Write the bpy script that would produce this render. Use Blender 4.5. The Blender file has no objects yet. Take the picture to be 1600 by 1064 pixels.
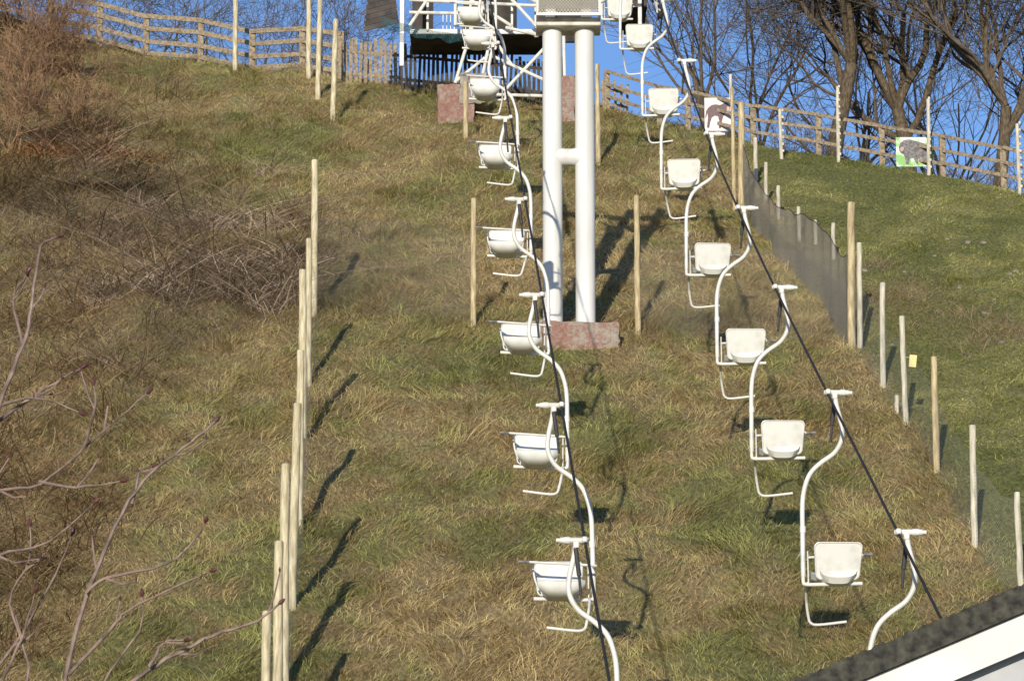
import bpy, math, random
import numpy as np
from mathutils import Vector, Matrix
random.seed(7); rng=np.random.default_rng(11)
scene=bpy.context.scene
COL=scene.collection

# ------------------------------------------------------------------ noise / terrain
def _h(ix,iy,s):
    v=np.sin(ix*127.1+iy*311.7+s*74.7)*43758.5453
    return v-np.floor(v)
def vnoise(x,y,s=0):
    x=np.asarray(x,float);y=np.asarray(y,float)
    ix=np.floor(x);iy=np.floor(y);fx=x-ix;fy=y-iy
    fx=fx*fx*(3-2*fx);fy=fy*fy*(3-2*fy)
    a=_h(ix,iy,s);b=_h(ix+1,iy,s);c=_h(ix,iy+1,s);d=_h(ix+1,iy+1,s)
    return (a*(1-fx)+b*fx)*(1-fy)+(c*(1-fx)+d*fx)*fy
def fbm(x,y,s=0,o=3):
    t=0;a=.5;n=0
    for i in range(o):
        t=t+a*vnoise(x*2**i+i*13.7,y*2**i-i*7.1,s+i);n+=a;a*=.55
    return t/n
CX=[-14,-9.8,-5.4,-1.3,1.9,3.7,6.0,9.1,14]
CY=[75.5,74.0,71.6,70.2,68.2,66.2,64.1,60.9,57]
def fence_x(y): return np.interp(y,[38,42.7,49.1,51,57,60,66],[6.2,5.67,5.28,5.02,4.8,4.46,4.1])
def H(x,y):
    x=np.asarray(x,float);y=np.asarray(y,float)
    a=.5113*y-13.763
    yc=np.interp(x,CX,CY)
    b=.5113*yc-13.763+.08*np.clip(y-yc,-50,60)
    k=.25
    h=-k*np.logaddexp(-a/k,-b/k)
    h=.3*np.logaddexp(h/.3,0)
    m=np.clip((h-.3)/2,0,1)*(1-.85*np.exp(-((x-.9)/1.3)**2-((y-51)/1.3)**2))
    field=np.clip((x-fence_x(y))/0.6,0,1)
    rough=1-.7*field
    bank=np.clip((-x-3.2)/1.5,0,1)
    h=h+m*((fbm(x/4.5,y/4.5,3)-.5)*.5+rough*(1+.9*bank)*(fbm(x/1.1,y/1.1,9)-.5)*.26+rough*(vnoise(x/.35,y/.35,5)-.5)*.08)
    h=h+m*.55*np.exp(-((x+9)/2.6)**2-((y-57)/7)**2)-m*.6*np.exp(-((x+6.0)/.8)**2-((y-61.0)/.8)**2)-m*.5*np.exp(-((x+8.6)/.7)**2-((y-58.3)/.8)**2)-m*.3*np.exp(-((x+5.2)/1.0)**2-((y-56.2)/.5)**2)
    h=h+m*.9*np.exp(-((x+11.3)/1.3)**2-((y-71)/3)**2)
    return h
def Hs(x,y): return float(H(np.array([x]),np.array([y]))[0])

# ------------------------------------------------------------------ materials
def newmat(name):
    m=bpy.data.materials.new(name);m.use_nodes=True
    nt=m.node_tree;b=nt.nodes['Principled BSDF'];return m,nt,b
def paint(name,c1,c2,rough=.5,scale=6,stretch=(1,1,1),bump=0.0,metal=0,lo=.35,hi=.7,detail=6):
    m,nt,b=newmat(name);N=nt.nodes;L=nt.links
    tc=N.new('ShaderNodeTexCoord');mp=N.new('ShaderNodeMapping');mp.inputs['Scale'].default_value=stretch
    no=N.new('ShaderNodeTexNoise');no.inputs['Scale'].default_value=scale;no.inputs['Detail'].default_value=detail
    rp=N.new('ShaderNodeValToRGB');e=rp.color_ramp.elements
    e[0].position=lo;e[1].position=hi;e[0].color=(*c1,1);e[1].color=(*c2,1)
    L.new(tc.outputs['Object'],mp.inputs[0]);L.new(mp.outputs[0],no.inputs['Vector']);L.new(no.outputs['Fac'],rp.inputs[0])
    L.new(rp.outputs[0],b.inputs['Base Color']);b.inputs['Roughness'].default_value=rough;b.inputs['Metallic'].default_value=metal
    if bump:
        bp=N.new('ShaderNodeBump');bp.inputs['Strength'].default_value=bump;bp.inputs['Distance'].default_value=.01
        L.new(no.outputs['Fac'],bp.inputs['Height']);L.new(bp.outputs[0],b.inputs['Normal'])
    return m
M_white=paint('white_paint',(.44,.41,.35),(.68,.665,.61),.42,5,lo=.25,hi=.5)
M_tower=paint('tower_white_paint',(.55,.54,.50),(.69,.685,.655),.45,1.6,(3,3,.5),lo=.3,hi=.6)
M_seat=paint('white_plastic',(.56,.545,.49),(.68,.675,.63),.45,7,lo=.25,hi=.5)
M_cable=paint('dark_steel_rope',(.012,.012,.012),(.028,.027,.027),.8,30)
M_dark=paint('dark_rubber',(.02,.02,.022),(.05,.05,.05),.7,20)
M_grey=paint('worn_grey_grip',(.10,.10,.11),(.25,.25,.26),.5,20)
M_wood=paint('pale_round_wood',(.28,.21,.11),(.62,.52,.31),.8,5,(5,5,.8),.5)
M_woodl=paint('cream_round_wood',(.34,.28,.165),(.72,.65,.44),.8,5,(5,5,.8),.5)
M_woodw=paint('whitish_round_wood',(.36,.33,.25),(.68,.63,.50),.8,5,(5,5,.8),.4)
M_woodg=paint('grey_weathered_wood',(.16,.12,.08),(.38,.31,.21),.85,6,(3,3,3),.5)
M_woodd=paint('dark_stained_wood',(.03,.025,.02),(.09,.07,.05),.85,6,(4,4,1),.4)
M_bark=paint('grey_brown_bark',(.045,.034,.022),(.17,.125,.075),.9,9,(3,3,1),.8)
M_twig=paint('brown_twig_bark',(.06,.045,.032),(.16,.12,.08),.9,4)
M_red=paint('reddish_grey_twig_bark',(.11,.075,.06),(.34,.24,.195),.6,18,(1,1,1),.3)
M_bud=paint('dark_red_bud',(.07,.02,.02),(.14,.05,.04),.5,30)
M_conc=paint('grey_concrete',(.20,.17,.14),(.36,.32,.26),.9,7,bump=.5)
def flaking():
    m,nt,b=newmat('concrete_with_faded_red_paint');N=nt.nodes;L=nt.links
    tc=N.new('ShaderNodeTexCoord')
    def noise(sc,det):
        n=N.new('ShaderNodeTexNoise');n.inputs['Scale'].default_value=sc;n.inputs['Detail'].default_value=det;n.inputs['Roughness'].default_value=.75;L.new(tc.outputs['Object'],n.inputs['Vector']);return n
    a_,b2=noise(2.2,12),noise(16,8)
    ad=N.new('ShaderNodeMath');ad.operation='MULTIPLY_ADD';ad.inputs[1].default_value=.5;L.new(b2.outputs['Fac'],ad.inputs[0])
    hf=N.new('ShaderNodeMath');hf.operation='MULTIPLY';hf.inputs[1].default_value=.5;L.new(a_.outputs['Fac'],hf.inputs[0]);L.new(hf.outputs[0],ad.inputs[2])
    rp=N.new('ShaderNodeValToRGB');e=rp.color_ramp.elements;e[0].position=.40;e[1].position=.60;e[0].color=(.20,.10,.075,1);e[1].color=(.34,.30,.25,1)
    k=e.new(.49);k.color=(.27,.15,.12,1);k=e.new(.53);k.color=(.27,.225,.18,1)
    L.new(ad.outputs[0],rp.inputs[0]);L.new(rp.outputs[0],b.inputs['Base Color']);b.inputs['Roughness'].default_value=.92
    bp=N.new('ShaderNodeBump');bp.inputs['Strength'].default_value=.8;bp.inputs['Distance'].default_value=.015;L.new(b2.outputs['Fac'],bp.inputs['Height']);L.new(bp.outputs[0],b.inputs['Normal'])
    return m
M_redconc=flaking()
M_felt=paint('mossy_roofing_felt',(.015,.015,.013),(.085,.08,.06),.95,22,bump=1.0)
M_fascia=paint('white_fascia_board',(.58,.57,.55),(.70,.69,.67),.5,3)
M_wall=paint('pale_render',(.36,.37,.39),(.48,.49,.50),.8,5)
M_beige=paint('cream_steel_paint',(.40,.37,.30),(.62,.59,.51),.5,8)
M_stone=paint('dull_stone',(.14,.12,.09),(.28,.25,.19),.9,9,bump=.6)
M_yellow=paint('yellow_plastic',(.66,.56,.18),(.74,.64,.28),.5,6)
M_corr=paint('dark_brown_boards',(.035,.028,.022),(.12,.09,.065),.8,3,(1,14,1))
M_dim=paint('dark_interior_board',(.02,.018,.016),(.07,.055,.045),.8,3)

def attrmat(name,rough=.75,trans=.0):
    m,nt,b=newmat(name);N=nt.nodes;L=nt.links
    a=N.new('ShaderNodeAttribute');a.attribute_name='Col'
    L.new(a.outputs['Color'],b.inputs['Base Color']);b.inputs['Roughness'].default_value=rough
    b.inputs['Specular IOR Level'].default_value=.2
    if trans:
        t=N.new('ShaderNodeBsdfTranslucent');mx=N.new('ShaderNodeMixShader');mx.inputs[0].default_value=trans
        L.new(a.outputs['Color'],t.inputs['Color']);L.new(b.outputs[0],mx.inputs[1]);L.new(t.outputs[0],mx.inputs[2])
        L.new(mx.outputs[0],N['Material Output'].inputs['Surface'])
    return m
M_blade=attrmat('grass_blades',.7,.15)
M_leaf=attrmat('twigs_and_dead_leaves',.85)

def wiremat(name,col,spacing,thick,metal=0.0):
    m,nt,b=newmat(name);N=nt.nodes;L=nt.links
    tc=N.new('ShaderNodeTexCoord');mp=N.new('ShaderNodeMapping');mp.inputs['Rotation'].default_value=(0,0,math.radians(45))
    mp.inputs['Scale'].default_value=(1/spacing,1/spacing,1)
    L.new(tc.outputs['UV'],mp.inputs[0]);sx=N.new('ShaderNodeSeparateXYZ');L.new(mp.outputs[0],sx.inputs[0])
    outs=[]
    for k in (0,1):
        fr=N.new('ShaderNodeMath');fr.operation='FRACT';L.new(sx.outputs[k],fr.inputs[0])
        lt=N.new('ShaderNodeMath');lt.operation='LESS_THAN';lt.inputs[1].default_value=thick/spacing
        L.new(fr.outputs[0],lt.inputs[0]);outs.append(lt)
    mx=N.new('ShaderNodeMath');mx.operation='MAXIMUM';L.new(outs[0].outputs[0],mx.inputs[0]);L.new(outs[1].outputs[0],mx.inputs[1])
    b.inputs['Base Color'].default_value=(*col,1);b.inputs['Roughness'].default_value=.6;b.inputs['Metallic'].default_value=metal
    L.new(mx.outputs[0],b.inputs['Alpha']);return m
M_wire=wiremat('galvanised_wire_mesh',(.13,.125,.11),.028,.0016)
M_wirel=wiremat('bright_galvanised_wire_mesh',(.45,.44,.40),.030,.0022)
M_shade=wiremat('brown_shade_netting',(.34,.31,.25),.010,.0044)
M_grate=wiremat('open_steel_grating',(.36,.33,.28),.035,.012)
M_tealnet=wiremat('teal_mesh_net',(.010,.055,.06),.03,.011)

M_ground,nt,b=newmat('rough_hillside_turf');N=nt.nodes;L=nt.links
a=N.new('ShaderNodeAttribute');a.attribute_name='Col'
tc=N.new('ShaderNodeTexCoord');no=N.new('ShaderNodeTexNoise');no.inputs['Scale'].default_value=14;no.inputs['Detail'].default_value=12;no.inputs['Roughness'].default_value=.7
mp=N.new('ShaderNodeMapping');mp.inputs['Scale'].default_value=(1.8,.7,.7);L.new(tc.outputs['Object'],mp.inputs[0]);L.new(mp.outputs[0],no.inputs['Vector'])
rp=N.new('ShaderNodeValToRGB');rp.color_ramp.elements[0].position=.38;rp.color_ramp.elements[1].position=.66
rp.color_ramp.elements[0].color=(.32,.29,.23,1);rp.color_ramp.elements[1].color=(1.0,.98,.9,1)
mx=N.new('ShaderNodeMix');mx.data_type='RGBA';mx.blend_type='MULTIPLY';mx.inputs[0].default_value=1
L.new(no.outputs['Fac'],rp.inputs[0]);L.new(a.outputs['Color'],mx.inputs[6]);L.new(rp.outputs[0],mx.inputs[7])
L.new(mx.outputs[2],b.inputs['Base Color']);b.inputs['Roughness'].default_value=.95
bp=N.new('ShaderNodeBump');bp.inputs['Strength'].default_value=.9;bp.inputs['Distance'].default_value=.06
L.new(no.outputs['Fac'],bp.inputs['Height']);L.new(bp.outputs[0],b.inputs['Normal'])

# ------------------------------------------------------------------ mesh helpers
class MB:
    def __init__(s): s.v=[];s.f=[];s.mi=[];s.uv=None
    def add(s,vs,fs,mi=0):
        o=len(s.v);s.v.extend(vs);s.f.extend([tuple(i+o for i in f) for f in fs]);s.mi.extend([mi]*len(fs))
    def tube(s,path,r,n=8,mi=0,cap=True):
        P=[Vector(p) for p in path];m=len(P)
        R=r if hasattr(r,'__len__') else [r]*m
        vs=[];u=None
        for i,p in enumerate(P):
            t=(P[min(i+1,m-1)]-P[max(i-1,0)])
            if t.length<1e-9:t=Vector((0,0,1))
            t.normalize()
            if u is None:
                u=t.cross(Vector((0,0,1)) if abs(t.z)<.9 else Vector((1,0,0))).normalized()
            else:
                u=(u-t*u.dot(t));u.normalize()
            w=t.cross(u)
            for k in range(n):
                a=2*math.pi*k/n;vs.append(tuple(p+(u*math.cos(a)+w*math.sin(a))*R[i]))
        fs=[]
        for i in range(m-1):
            for k in range(n):
                fs.append((i*n+k,i*n+(k+1)%n,(i+1)*n+(k+1)%n,(i+1)*n+k))
        if cap:
            fs.append(tuple(range(n))[::-1]);fs.append(tuple((m-1)*n+k for k in range(n)))
        s.add(vs,fs,mi)
    def box(s,c,d,rot=None,mi=0,bev=0.0):
        x,y,z=d[0]/2,d[1]/2,d[2]/2
        if bev<=0:
            vs=[Vector((sx*x,sy*y,sz*z)) for sx in(-1,1) for sy in(-1,1) for sz in(-1,1)]
            fs=[(0,1,3,2),(4,6,7,5),(0,4,5,1),(2,3,7,6),(0,2,6,4),(1,5,7,3)]
        else:
            b_=bev;vs=[]
            for z_,q in((-z,b_),(-z+b_,0),(z-b_,0),(z,b_)):
                for X,Y in((-x+q,-y+b_),(-x+b_,-y+q),(x-b_,-y+q),(x-q,-y+b_),(x-q,y-b_),(x-b_,y-q),(-x+b_,y-q),(-x+q,y-b_)):
                    vs.append(Vector((X,Y,z_)))
            fs=[tuple(range(8))[::-1],tuple(range(24,32))]
            for l in range(3):
                for k in range(8):fs.append((l*8+k,l*8+(k+1)%8,(l+1)*8+(k+1)%8,(l+1)*8+k))
        Mx=rot if rot is not None else Matrix.Identity(3)
        C=Vector(c);s.add([tuple(Mx@v+C) for v in vs],fs,mi)
    def beam(s,a,b,w,h):
        a=Vector(a);b=Vector(b);d=b-a;q=d.to_track_quat('X','Z').to_matrix();s.box((a+b)/2,(d.length,w,h),q,bev=min(w,h)*.12)
    def mesh(s,name,mats,base=(0,0,0),smooth=True):
        me=bpy.data.meshes.new(name)
        bx,by,bz=base
        me.from_pydata([(x-bx,y-by,z-bz) for x,y,z in s.v],[],s.f)
        for m in mats: me.materials.append(m)
        if len(mats)>1: me.polygons.foreach_set('material_index',s.mi)
        if smooth:
            me.polygons.foreach_set('use_smooth',[True]*len(me.polygons))
            me.set_sharp_from_angle(angle=math.radians(38))
        me.update();return me
def smooth_path(P,n=5):
    P=[Vector(p) for p in P];out=[]
    Q=[P[0]*2-P[1]]+P+[P[-1]*2-P[-2]]
    for i in range(1,len(Q)-2):
        a,b_,c,d=Q[i-1],Q[i],Q[i+1],Q[i+2]
        for k in range(n):
            t=k/n;out.append(.5*((2*b_)+(c-a)*t+(2*a-5*b_+4*c-d)*t*t+(3*b_-a-3*c+d)*t**3))
    out.append(P[-1]);return out
def label(o,lab,cat,group=None):
    o['label']=lab;o['category']=cat
    if group:o['group']=group
def thing(name,loc,lab,cat,group=None):
    o=bpy.data.objects.new(name,None);o.empty_display_size=.2;o.location=loc;COL.objects.link(o);label(o,lab,cat,group);return o
def part(name,mb,mats,parent,base=None,smooth=True):
    if not isinstance(mats,list):mats=[mats]
    base=tuple(parent.location) if base is None else base
    o=bpy.data.objects.new(name,mb.mesh(name,mats,base,smooth));COL.objects.link(o);o.parent=parent;return o
def solo(name,mb,mats,base,lab,cat,group=None,smooth=True):
    if not isinstance(mats,list):mats=[mats]
    o=bpy.data.objects.new(name,mb.mesh(name,mats,base,smooth));o.location=base;COL.objects.link(o);label(o,lab,cat,group);return o

def fastmesh(name,V,F,colors=None,mat=None):
    me=bpy.data.meshes.new(name);nv=len(V);nf=len(F);k=F.shape[1]
    me.vertices.add(nv);me.vertices.foreach_set('co',V.astype(np.float32).ravel())
    me.loops.add(nf*k);me.loops.foreach_set('vertex_index',F.astype(np.int32).ravel())
    me.polygons.add(nf);me.polygons.foreach_set('loop_start',np.arange(0,nf*k,k,dtype=np.int32))
    try: me.polygons.foreach_set('loop_total',np.full(nf,k,dtype=np.int32))
    except Exception: pass
    if colors is not None:
        at=me.color_attributes.new('Col','FLOAT_COLOR','POINT')
        c=np.ones((nv,4),np.float32);c[:,:3]=colors;at.data.foreach_set('color',c.ravel())
    if mat:me.materials.append(mat)
    me.update(calc_edges=True);return me
def ribbons(base,dirv,bend,length,width,K,col,tipcol):
    n=len(base);t=np.linspace(0,1,K+1)
    th=rng.uniform(0,2*np.pi,n);side=np.stack([np.cos(th),np.sin(th)*.5,np.zeros(n)],1)
    side/=np.linalg.norm(side,axis=1)[:,None]
    P=base[:,None,:]+length[:,None,None]*(dirv[:,None,:]*t[None,:,None]+bend[:,None,:]*(t**2)[None,:,None])
    w=(width[:,None]*(1-.8*t**1.5)[None,:])[:,:,None]*.5
    V=np.stack([P-side[:,None,:]*w,P+side[:,None,:]*w],2).reshape(-1,3)
    i=np.arange(n)[:,None]*(2*(K+1))+np.arange(K)[None,:]*2
    F=np.stack([i,i+1,i+3,i+2],2).reshape(-1,4)
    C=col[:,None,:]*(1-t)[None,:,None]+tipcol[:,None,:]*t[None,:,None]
    C=np.repeat(C,2,axis=1).reshape(-1,3)
    return V,F,C

# ------------------------------------------------------------------ colour zones of the hillside vegetation, with painted shade
GREEN=[(-1.9,58,2.0,3.2,.28),(-7.5,70,1.6,2.5,.30),(0.9,44,2.0,3.5,.08),(0,38.4,6,1.2,.25),(-3.5,41,1.2,3,.08),(-5.5,50,1.0,5,.10),
       (3.2,50,1.2,5,.08),(2.2,55,1.5,5,.1),(0.2,50.2,2.5,.8,.18),(1.0,47.0,1.4,1.0,.08),(-2.2,47,.8,5,.08),(2.6,43,1,3,.08)]
BROWN=[(-4.8,55,2.6,4.0,.65),(-7.5,60,2.5,5,.6),(-6.5,48,1.6,5,.4),(-3.6,63,3,3,-.25),(-8.5,66,1.5,3,.4),(-6.2,42,1.5,3,.4)]
PAINTED_SHADE=[(-6.0,61.0,.9,.8,1.0),(-6.8,59.3,1.0,.5,.9),(-8.6,58.3,.8,1.0,1.0),(-7.3,69.5,1.0,1.0,.35),(-5.3,56.3,1.6,.5,.6),(3.0,52.3,1.0,.5,.5),(-3.2,55.5,.5,.8,.4),(-6.8,42.5,1.0,2,.35)]  # shadow of the hollows painted into the vegetation colour as near-black zones
def zone(x,y,Z):
    t=np.zeros_like(x)
    for cx,cy,sx,sy,a_ in Z:t+=a_*np.exp(-((x-cx)/sx)**2-((y-cy)/sy)**2)
    return t
def lerp(a_,b_,t): return a_*(1-t[:,None])+b_*t[:,None]
def vegcolor(x,y,jit=None):
    n=len(x);r=rng.random(n) if jit is None else np.full(n,.5)
    straw=np.array([.82,.64,.33]);tan=np.array([.47,.35,.165]);green=np.array([.21,.225,.065]);lime=np.array([.44,.42,.15])
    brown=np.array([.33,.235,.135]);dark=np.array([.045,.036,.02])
    n1=fbm(x/1.3,y/1.8,21);n2=fbm(x/.30,y/.36,31);n3=fbm(x/3.5,y/5,41)
    g=np.clip((n3-.5)*1.3+(n1-.5)*1.9+(n2-.5)*2.2+.38+zone(x,y,GREEN)-zone(x,y,BROWN)*.5+(r-.5)*1.1,0,1)
    s=np.clip((n2-.35)*1.8+(r-.5)*1.1,0,1)
    dry=lerp(np.tile(tan,(n,1)),np.tile(straw,(n,1)),s)
    gr=lerp(np.tile(green,(n,1)),np.tile(lime,(n,1)),s)
    c=lerp(dry,gr,g)
    c=lerp(c,np.tile(brown,(n,1)),np.clip(zone(x,y,BROWN)*(.4+1.0*n1),0,.7))
    fld=np.clip((x-fence_x(y))/.35,0,1)
    fg=lerp(np.tile([.25,.28,.065],(n,1)),np.tile([.54,.51,.18],(n,1)),np.clip((n1-.4)*2.0+(n2-.5)*1.4+(r-.5)*.7,0,1))
    ft=np.clip(zone(x,y,[(6.2,53.5,.9,1.2,.55),(7.6,51.8,1.1,.6,.5)])*(.3+1.1*n2),0,.8)
    fg=lerp(fg,np.tile([.46,.33,.17],(n,1)),ft)
    c=lerp(c,fg,fld*.93)
    c=lerp(c,np.tile(dark,(n,1)),np.clip(zone(x,y,PAINTED_SHADE)*(.5+n2),0,.9))
    rust=np.clip(zone(x,y,[(-8.4,62.3,.6,.5,1.1),(3.95,47,.4,.5,.2),(-7.4,62.9,.4,.3,.7)]),0,.9)
    c=lerp(c,np.tile([.60,.27,.10],(n,1)),rust)
    return c

# ------------------------------------------------------------------ ground sheet
xs=np.concatenate([-np.geomspace(1500,18,16),np.arange(-17,17.01,.14),np.geomspace(18,1500,16)])
ys=np.concatenate([[-1500,-700,-300,-120,-50,-20,-5,5,14,20,24],np.arange(26,84.01,.14),np.geomspace(86,2500,16)])
gx,gy=np.meshgrid(xs,ys);fx=gx.ravel();fy=gy.ravel()
Vg=np.stack([fx,fy,H(fx,fy)],1)
nx=len(xs);ny=len(ys);ii=(np.arange(ny-1)[:,None]*nx+np.arange(nx-1)[None,:]).ravel()
Fg=np.stack([ii,ii+1,ii+nx+1,ii+nx],1)
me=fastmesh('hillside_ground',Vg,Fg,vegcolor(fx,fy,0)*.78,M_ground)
me.polygons.foreach_set('use_smooth',np.ones(len(me.polygons),bool))
g=bpy.data.objects.new('hillside_ground',me);COL.objects.link(g);g['kind']='structure'

# ------------------------------------------------------------------ grass
def scatter(n,y0,y1):
    y=y0+(y1-y0)*rng.random(n)**1.18;w=.150*y+.7;x=rng.uniform(-1,1,n)*w
    keep=rng.random(n)<w/(.150*y1+.7)
    return x[keep],y[keep]
tx,ty=scatter(82000,36.8,75.5)
yc=np.interp(tx,CX,CY);k=ty<yc+1.0;tx,ty=tx[k],ty[k]
nt_=len(tx);B=8
fld=np.clip((tx-fence_x(ty))/.3,0,1)
big=np.clip((fbm(tx/.7,ty/.7,55)-.54)*6,0,1)
tl=(.06+.09*fbm(tx/1.3,ty/1.3,51)+.12*big)*(1-.58*fld)*rng.uniform(.6,1.4,nt_)
wd=fbm(tx/.9,ty/.9,61)*2*np.pi*2.2
lean=np.stack([np.cos(wd)*.9,-.25+np.sin(wd)*.7,np.zeros(nt_)],1)
bx=np.repeat(tx,B)+rng.normal(0,.055,nt_*B);by=np.repeat(ty,B)+rng.normal(0,.055,nt_*B)
base=np.stack([bx,by,H(bx,by)-.01],1)
ang=rng.uniform(0,2*np.pi,nt_*B);sp=rng.uniform(0,1.3,nt_*B)
d=np.stack([np.cos(ang)*sp,np.sin(ang)*sp,np.ones(nt_*B)],1)+np.repeat(lean,B,0)*.6
d/=np.linalg.norm(d,axis=1)[:,None]
bend=np.repeat(lean,B,0)*.6+rng.normal(0,.3,(nt_*B,3));bend[:,2]=-rng.uniform(.1,.6,nt_*B)
ln=np.repeat(tl,B)*rng.uniform(.55,1.5,nt_*B)
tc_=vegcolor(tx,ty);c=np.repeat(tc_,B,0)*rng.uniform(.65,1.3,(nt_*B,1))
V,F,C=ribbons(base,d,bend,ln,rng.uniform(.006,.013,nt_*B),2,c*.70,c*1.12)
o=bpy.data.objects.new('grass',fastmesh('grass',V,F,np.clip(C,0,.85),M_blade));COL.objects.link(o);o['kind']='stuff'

def thicket(name,pts,n,spread,L0,L1,col1,col2,w=(.008,.016),K=5,up=.8):
    P=np.array(pts)
    nc=max(8,n//55);cx=rng.normal(0,1,nc);cy=rng.normal(0,1,nc);ci=rng.integers(0,len(P),nc);cc=rng.integers(0,nc,n)
    x=P[ci[cc],0]+cx[cc]*P[ci[cc],2]+rng.normal(0,.20,n);y=P[ci[cc],1]+cy[cc]*P[ci[cc],3]+rng.normal(0,.20,n)
    sc=rng.uniform(.5,1.25,nc)[cc]
    b_=np.stack([x,y,H(x,y)-.02],1);an=rng.uniform(0,2*np.pi,n)
    s_=rng.uniform(.2,1.1,n)*spread
    d_=np.stack([np.cos(an)*s_,np.sin(an)*s_,np.full(n,up)],1)
    be=np.stack([np.cos(an)*.5+rng.normal(0,.3,n),np.sin(an)*.5+rng.normal(0,.3,n)-.15,-rng.uniform(.2,.95,n)],1)
    t_=np.clip(rng.random(nc)[cc]*.6+rng.random(n)*.5,0,1)[:,None]**1.3;c_=np.array(col1)*(1-t_)+np.array(col2)*t_
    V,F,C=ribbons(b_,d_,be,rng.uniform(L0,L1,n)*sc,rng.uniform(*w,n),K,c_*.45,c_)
    o=bpy.data.objects.new(name,fastmesh(name,V,F,C,M_leaf));COL.objects.link(o);o['kind']='stuff';return o
BP=[(-4.6,55.5,1.1,1.6),(-6.0,57.5,1.6,2.2),(-7.5,55,1.3,3),(-5.6,51.5,1.0,2.0),(-3.9,54.4,.4,.8)]
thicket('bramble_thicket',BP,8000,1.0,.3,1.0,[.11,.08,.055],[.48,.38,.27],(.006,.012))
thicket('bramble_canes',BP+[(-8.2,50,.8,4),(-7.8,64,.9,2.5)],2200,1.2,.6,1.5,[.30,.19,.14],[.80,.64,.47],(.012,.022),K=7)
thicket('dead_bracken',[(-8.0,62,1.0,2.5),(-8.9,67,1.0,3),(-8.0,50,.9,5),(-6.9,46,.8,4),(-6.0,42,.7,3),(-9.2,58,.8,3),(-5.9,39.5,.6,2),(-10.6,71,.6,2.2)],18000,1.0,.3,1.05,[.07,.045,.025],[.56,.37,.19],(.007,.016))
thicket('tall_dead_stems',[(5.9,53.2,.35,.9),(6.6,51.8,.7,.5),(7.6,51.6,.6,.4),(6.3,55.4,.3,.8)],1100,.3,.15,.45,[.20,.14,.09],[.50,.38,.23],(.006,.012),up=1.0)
thicket('hollow_shade_stems',[(-6.0,61.2,.6,.45),(-6.8,59.3,.7,.3),(-8.6,58.2,.5,.6)],4000,1.2,.1,.34,[.03,.025,.015],[.14,.10,.05],(.01,.02),up=.6)  # stems coloured near-black to stand in for shadow in the hollows
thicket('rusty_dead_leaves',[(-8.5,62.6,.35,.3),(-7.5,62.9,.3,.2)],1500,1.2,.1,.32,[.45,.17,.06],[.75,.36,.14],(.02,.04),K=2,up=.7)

# ------------------------------------------------------------------ posts
def post(x,y,h,r,mat,lab,group,tiltx=None,notch=False):
    z=Hs(x,y);mb=MB();n=10
    tx_=random.uniform(-.018,.018) if tiltx is None else tiltx;ty_=random.uniform(-.018,.018)
    path=[];R=[]
    for i in range(9):
        t=i/8;zz=-.3+(h+.3)*t
        path.append((x+tx_*zz+random.uniform(-.004,.004),y+ty_*zz+random.uniform(-.004,.004),z+zz));R.append(r*(1.04-.1*t)*random.uniform(.96,1.04))
    path.append((path[-1][0],path[-1][1],path[-1][2]+r*.25));R.append(r*.72)
    mb.tube(path,R,n)
    if notch:
        for i in range(int(h/.13)):
            mb.box((x+tx_*.1+r*.9,y-.02,z+.15+i*.13),(.035,.03,.045))
    solo('fence_post',mb,mat,(x,y,z),lab,'fence post',group)
for x,y,h in[(-2.37,34.2,2.35),(-2.41,36.2,2.45),(-2.49,38.35,2.45),(-2.55,40.5,2.35),(-2.65,43.4,2.27),(-2.82,46.65,2.25),(-2.91,49.3,2.1),(-3.04,52.7,2.4)]:
    post(x,y,h+.05,.052*random.uniform(.9,1.08),M_woodl,'tall pale round wooden post holding wire mesh on the slope','posts of the wire fence on the slope')
for x,y,h in[(-5.81,71.05,1.95),(-4.21,70.09,2.1),(-3.90,68.14,2.35),(-3.48,65.97,2.05)]:
    post(x,y,h,.055,M_woodl,'tall pale round wooden post near the top of the slope','posts of the wire fence on the slope')
for x,y,h,r in[(-.58,51.82,2.01,.046),(1.89,51.66,2.13,.046),(-.87,64.09,1.1,.05),(1.58,62.33,1.91,.048)]:
    post(x,y,h,r,M_wood,'slim yellowish wooden post beside the chairlift tower','posts around the chairlift tower')
for x,y,h,r,m in[(4.25,65.97,1.27,.035,M_woodw),(3.87,59.4,2.2,.035,M_wood),(3.99,59.52,1.85,.06,M_wood),(4.42,61.84,.8,.04,M_woodw),(4.46,59.97,.7,.035,M_woodw),(4.57,58.64,.59,.035,M_woodw),(4.81,57.29,.6,.035,M_woodw),(5.07,57.17,.4,.035,M_woodw),(5.27,56.17,.6,.035,M_woodw),(5.02,50.94,2.19,.06,M_wood),(5.15,51.01,1.59,.042,M_woodw),(5.28,49.15,1.5,.042,M_woodw),(5.39,47.35,1.51,.04,M_woodw),(5.54,45.28,1.53,.046,M_wood),(5.67,42.71,1.49,.044,M_woodw),(6.01,41.27,1.2,.04,M_woodw),(5.33,47.9,.25,.035,M_woodw)]:
    post(x,y,h,r,m,'thick round wooden corner post holding dark netting' if r>.055 else 'pale wooden stake of the sloping field fence','posts of the field fence')
for x,y,h in[(5.02,63.42,.95),(6.06,63.22,1.45),(7.61,62.23,1.43),(9.06,60.89,1.3)]:
    post(x,y,h,.035,M_woodw,'tall whitish notched post beside the rail fence','notched posts by the rail fence',notch=True)

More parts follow.
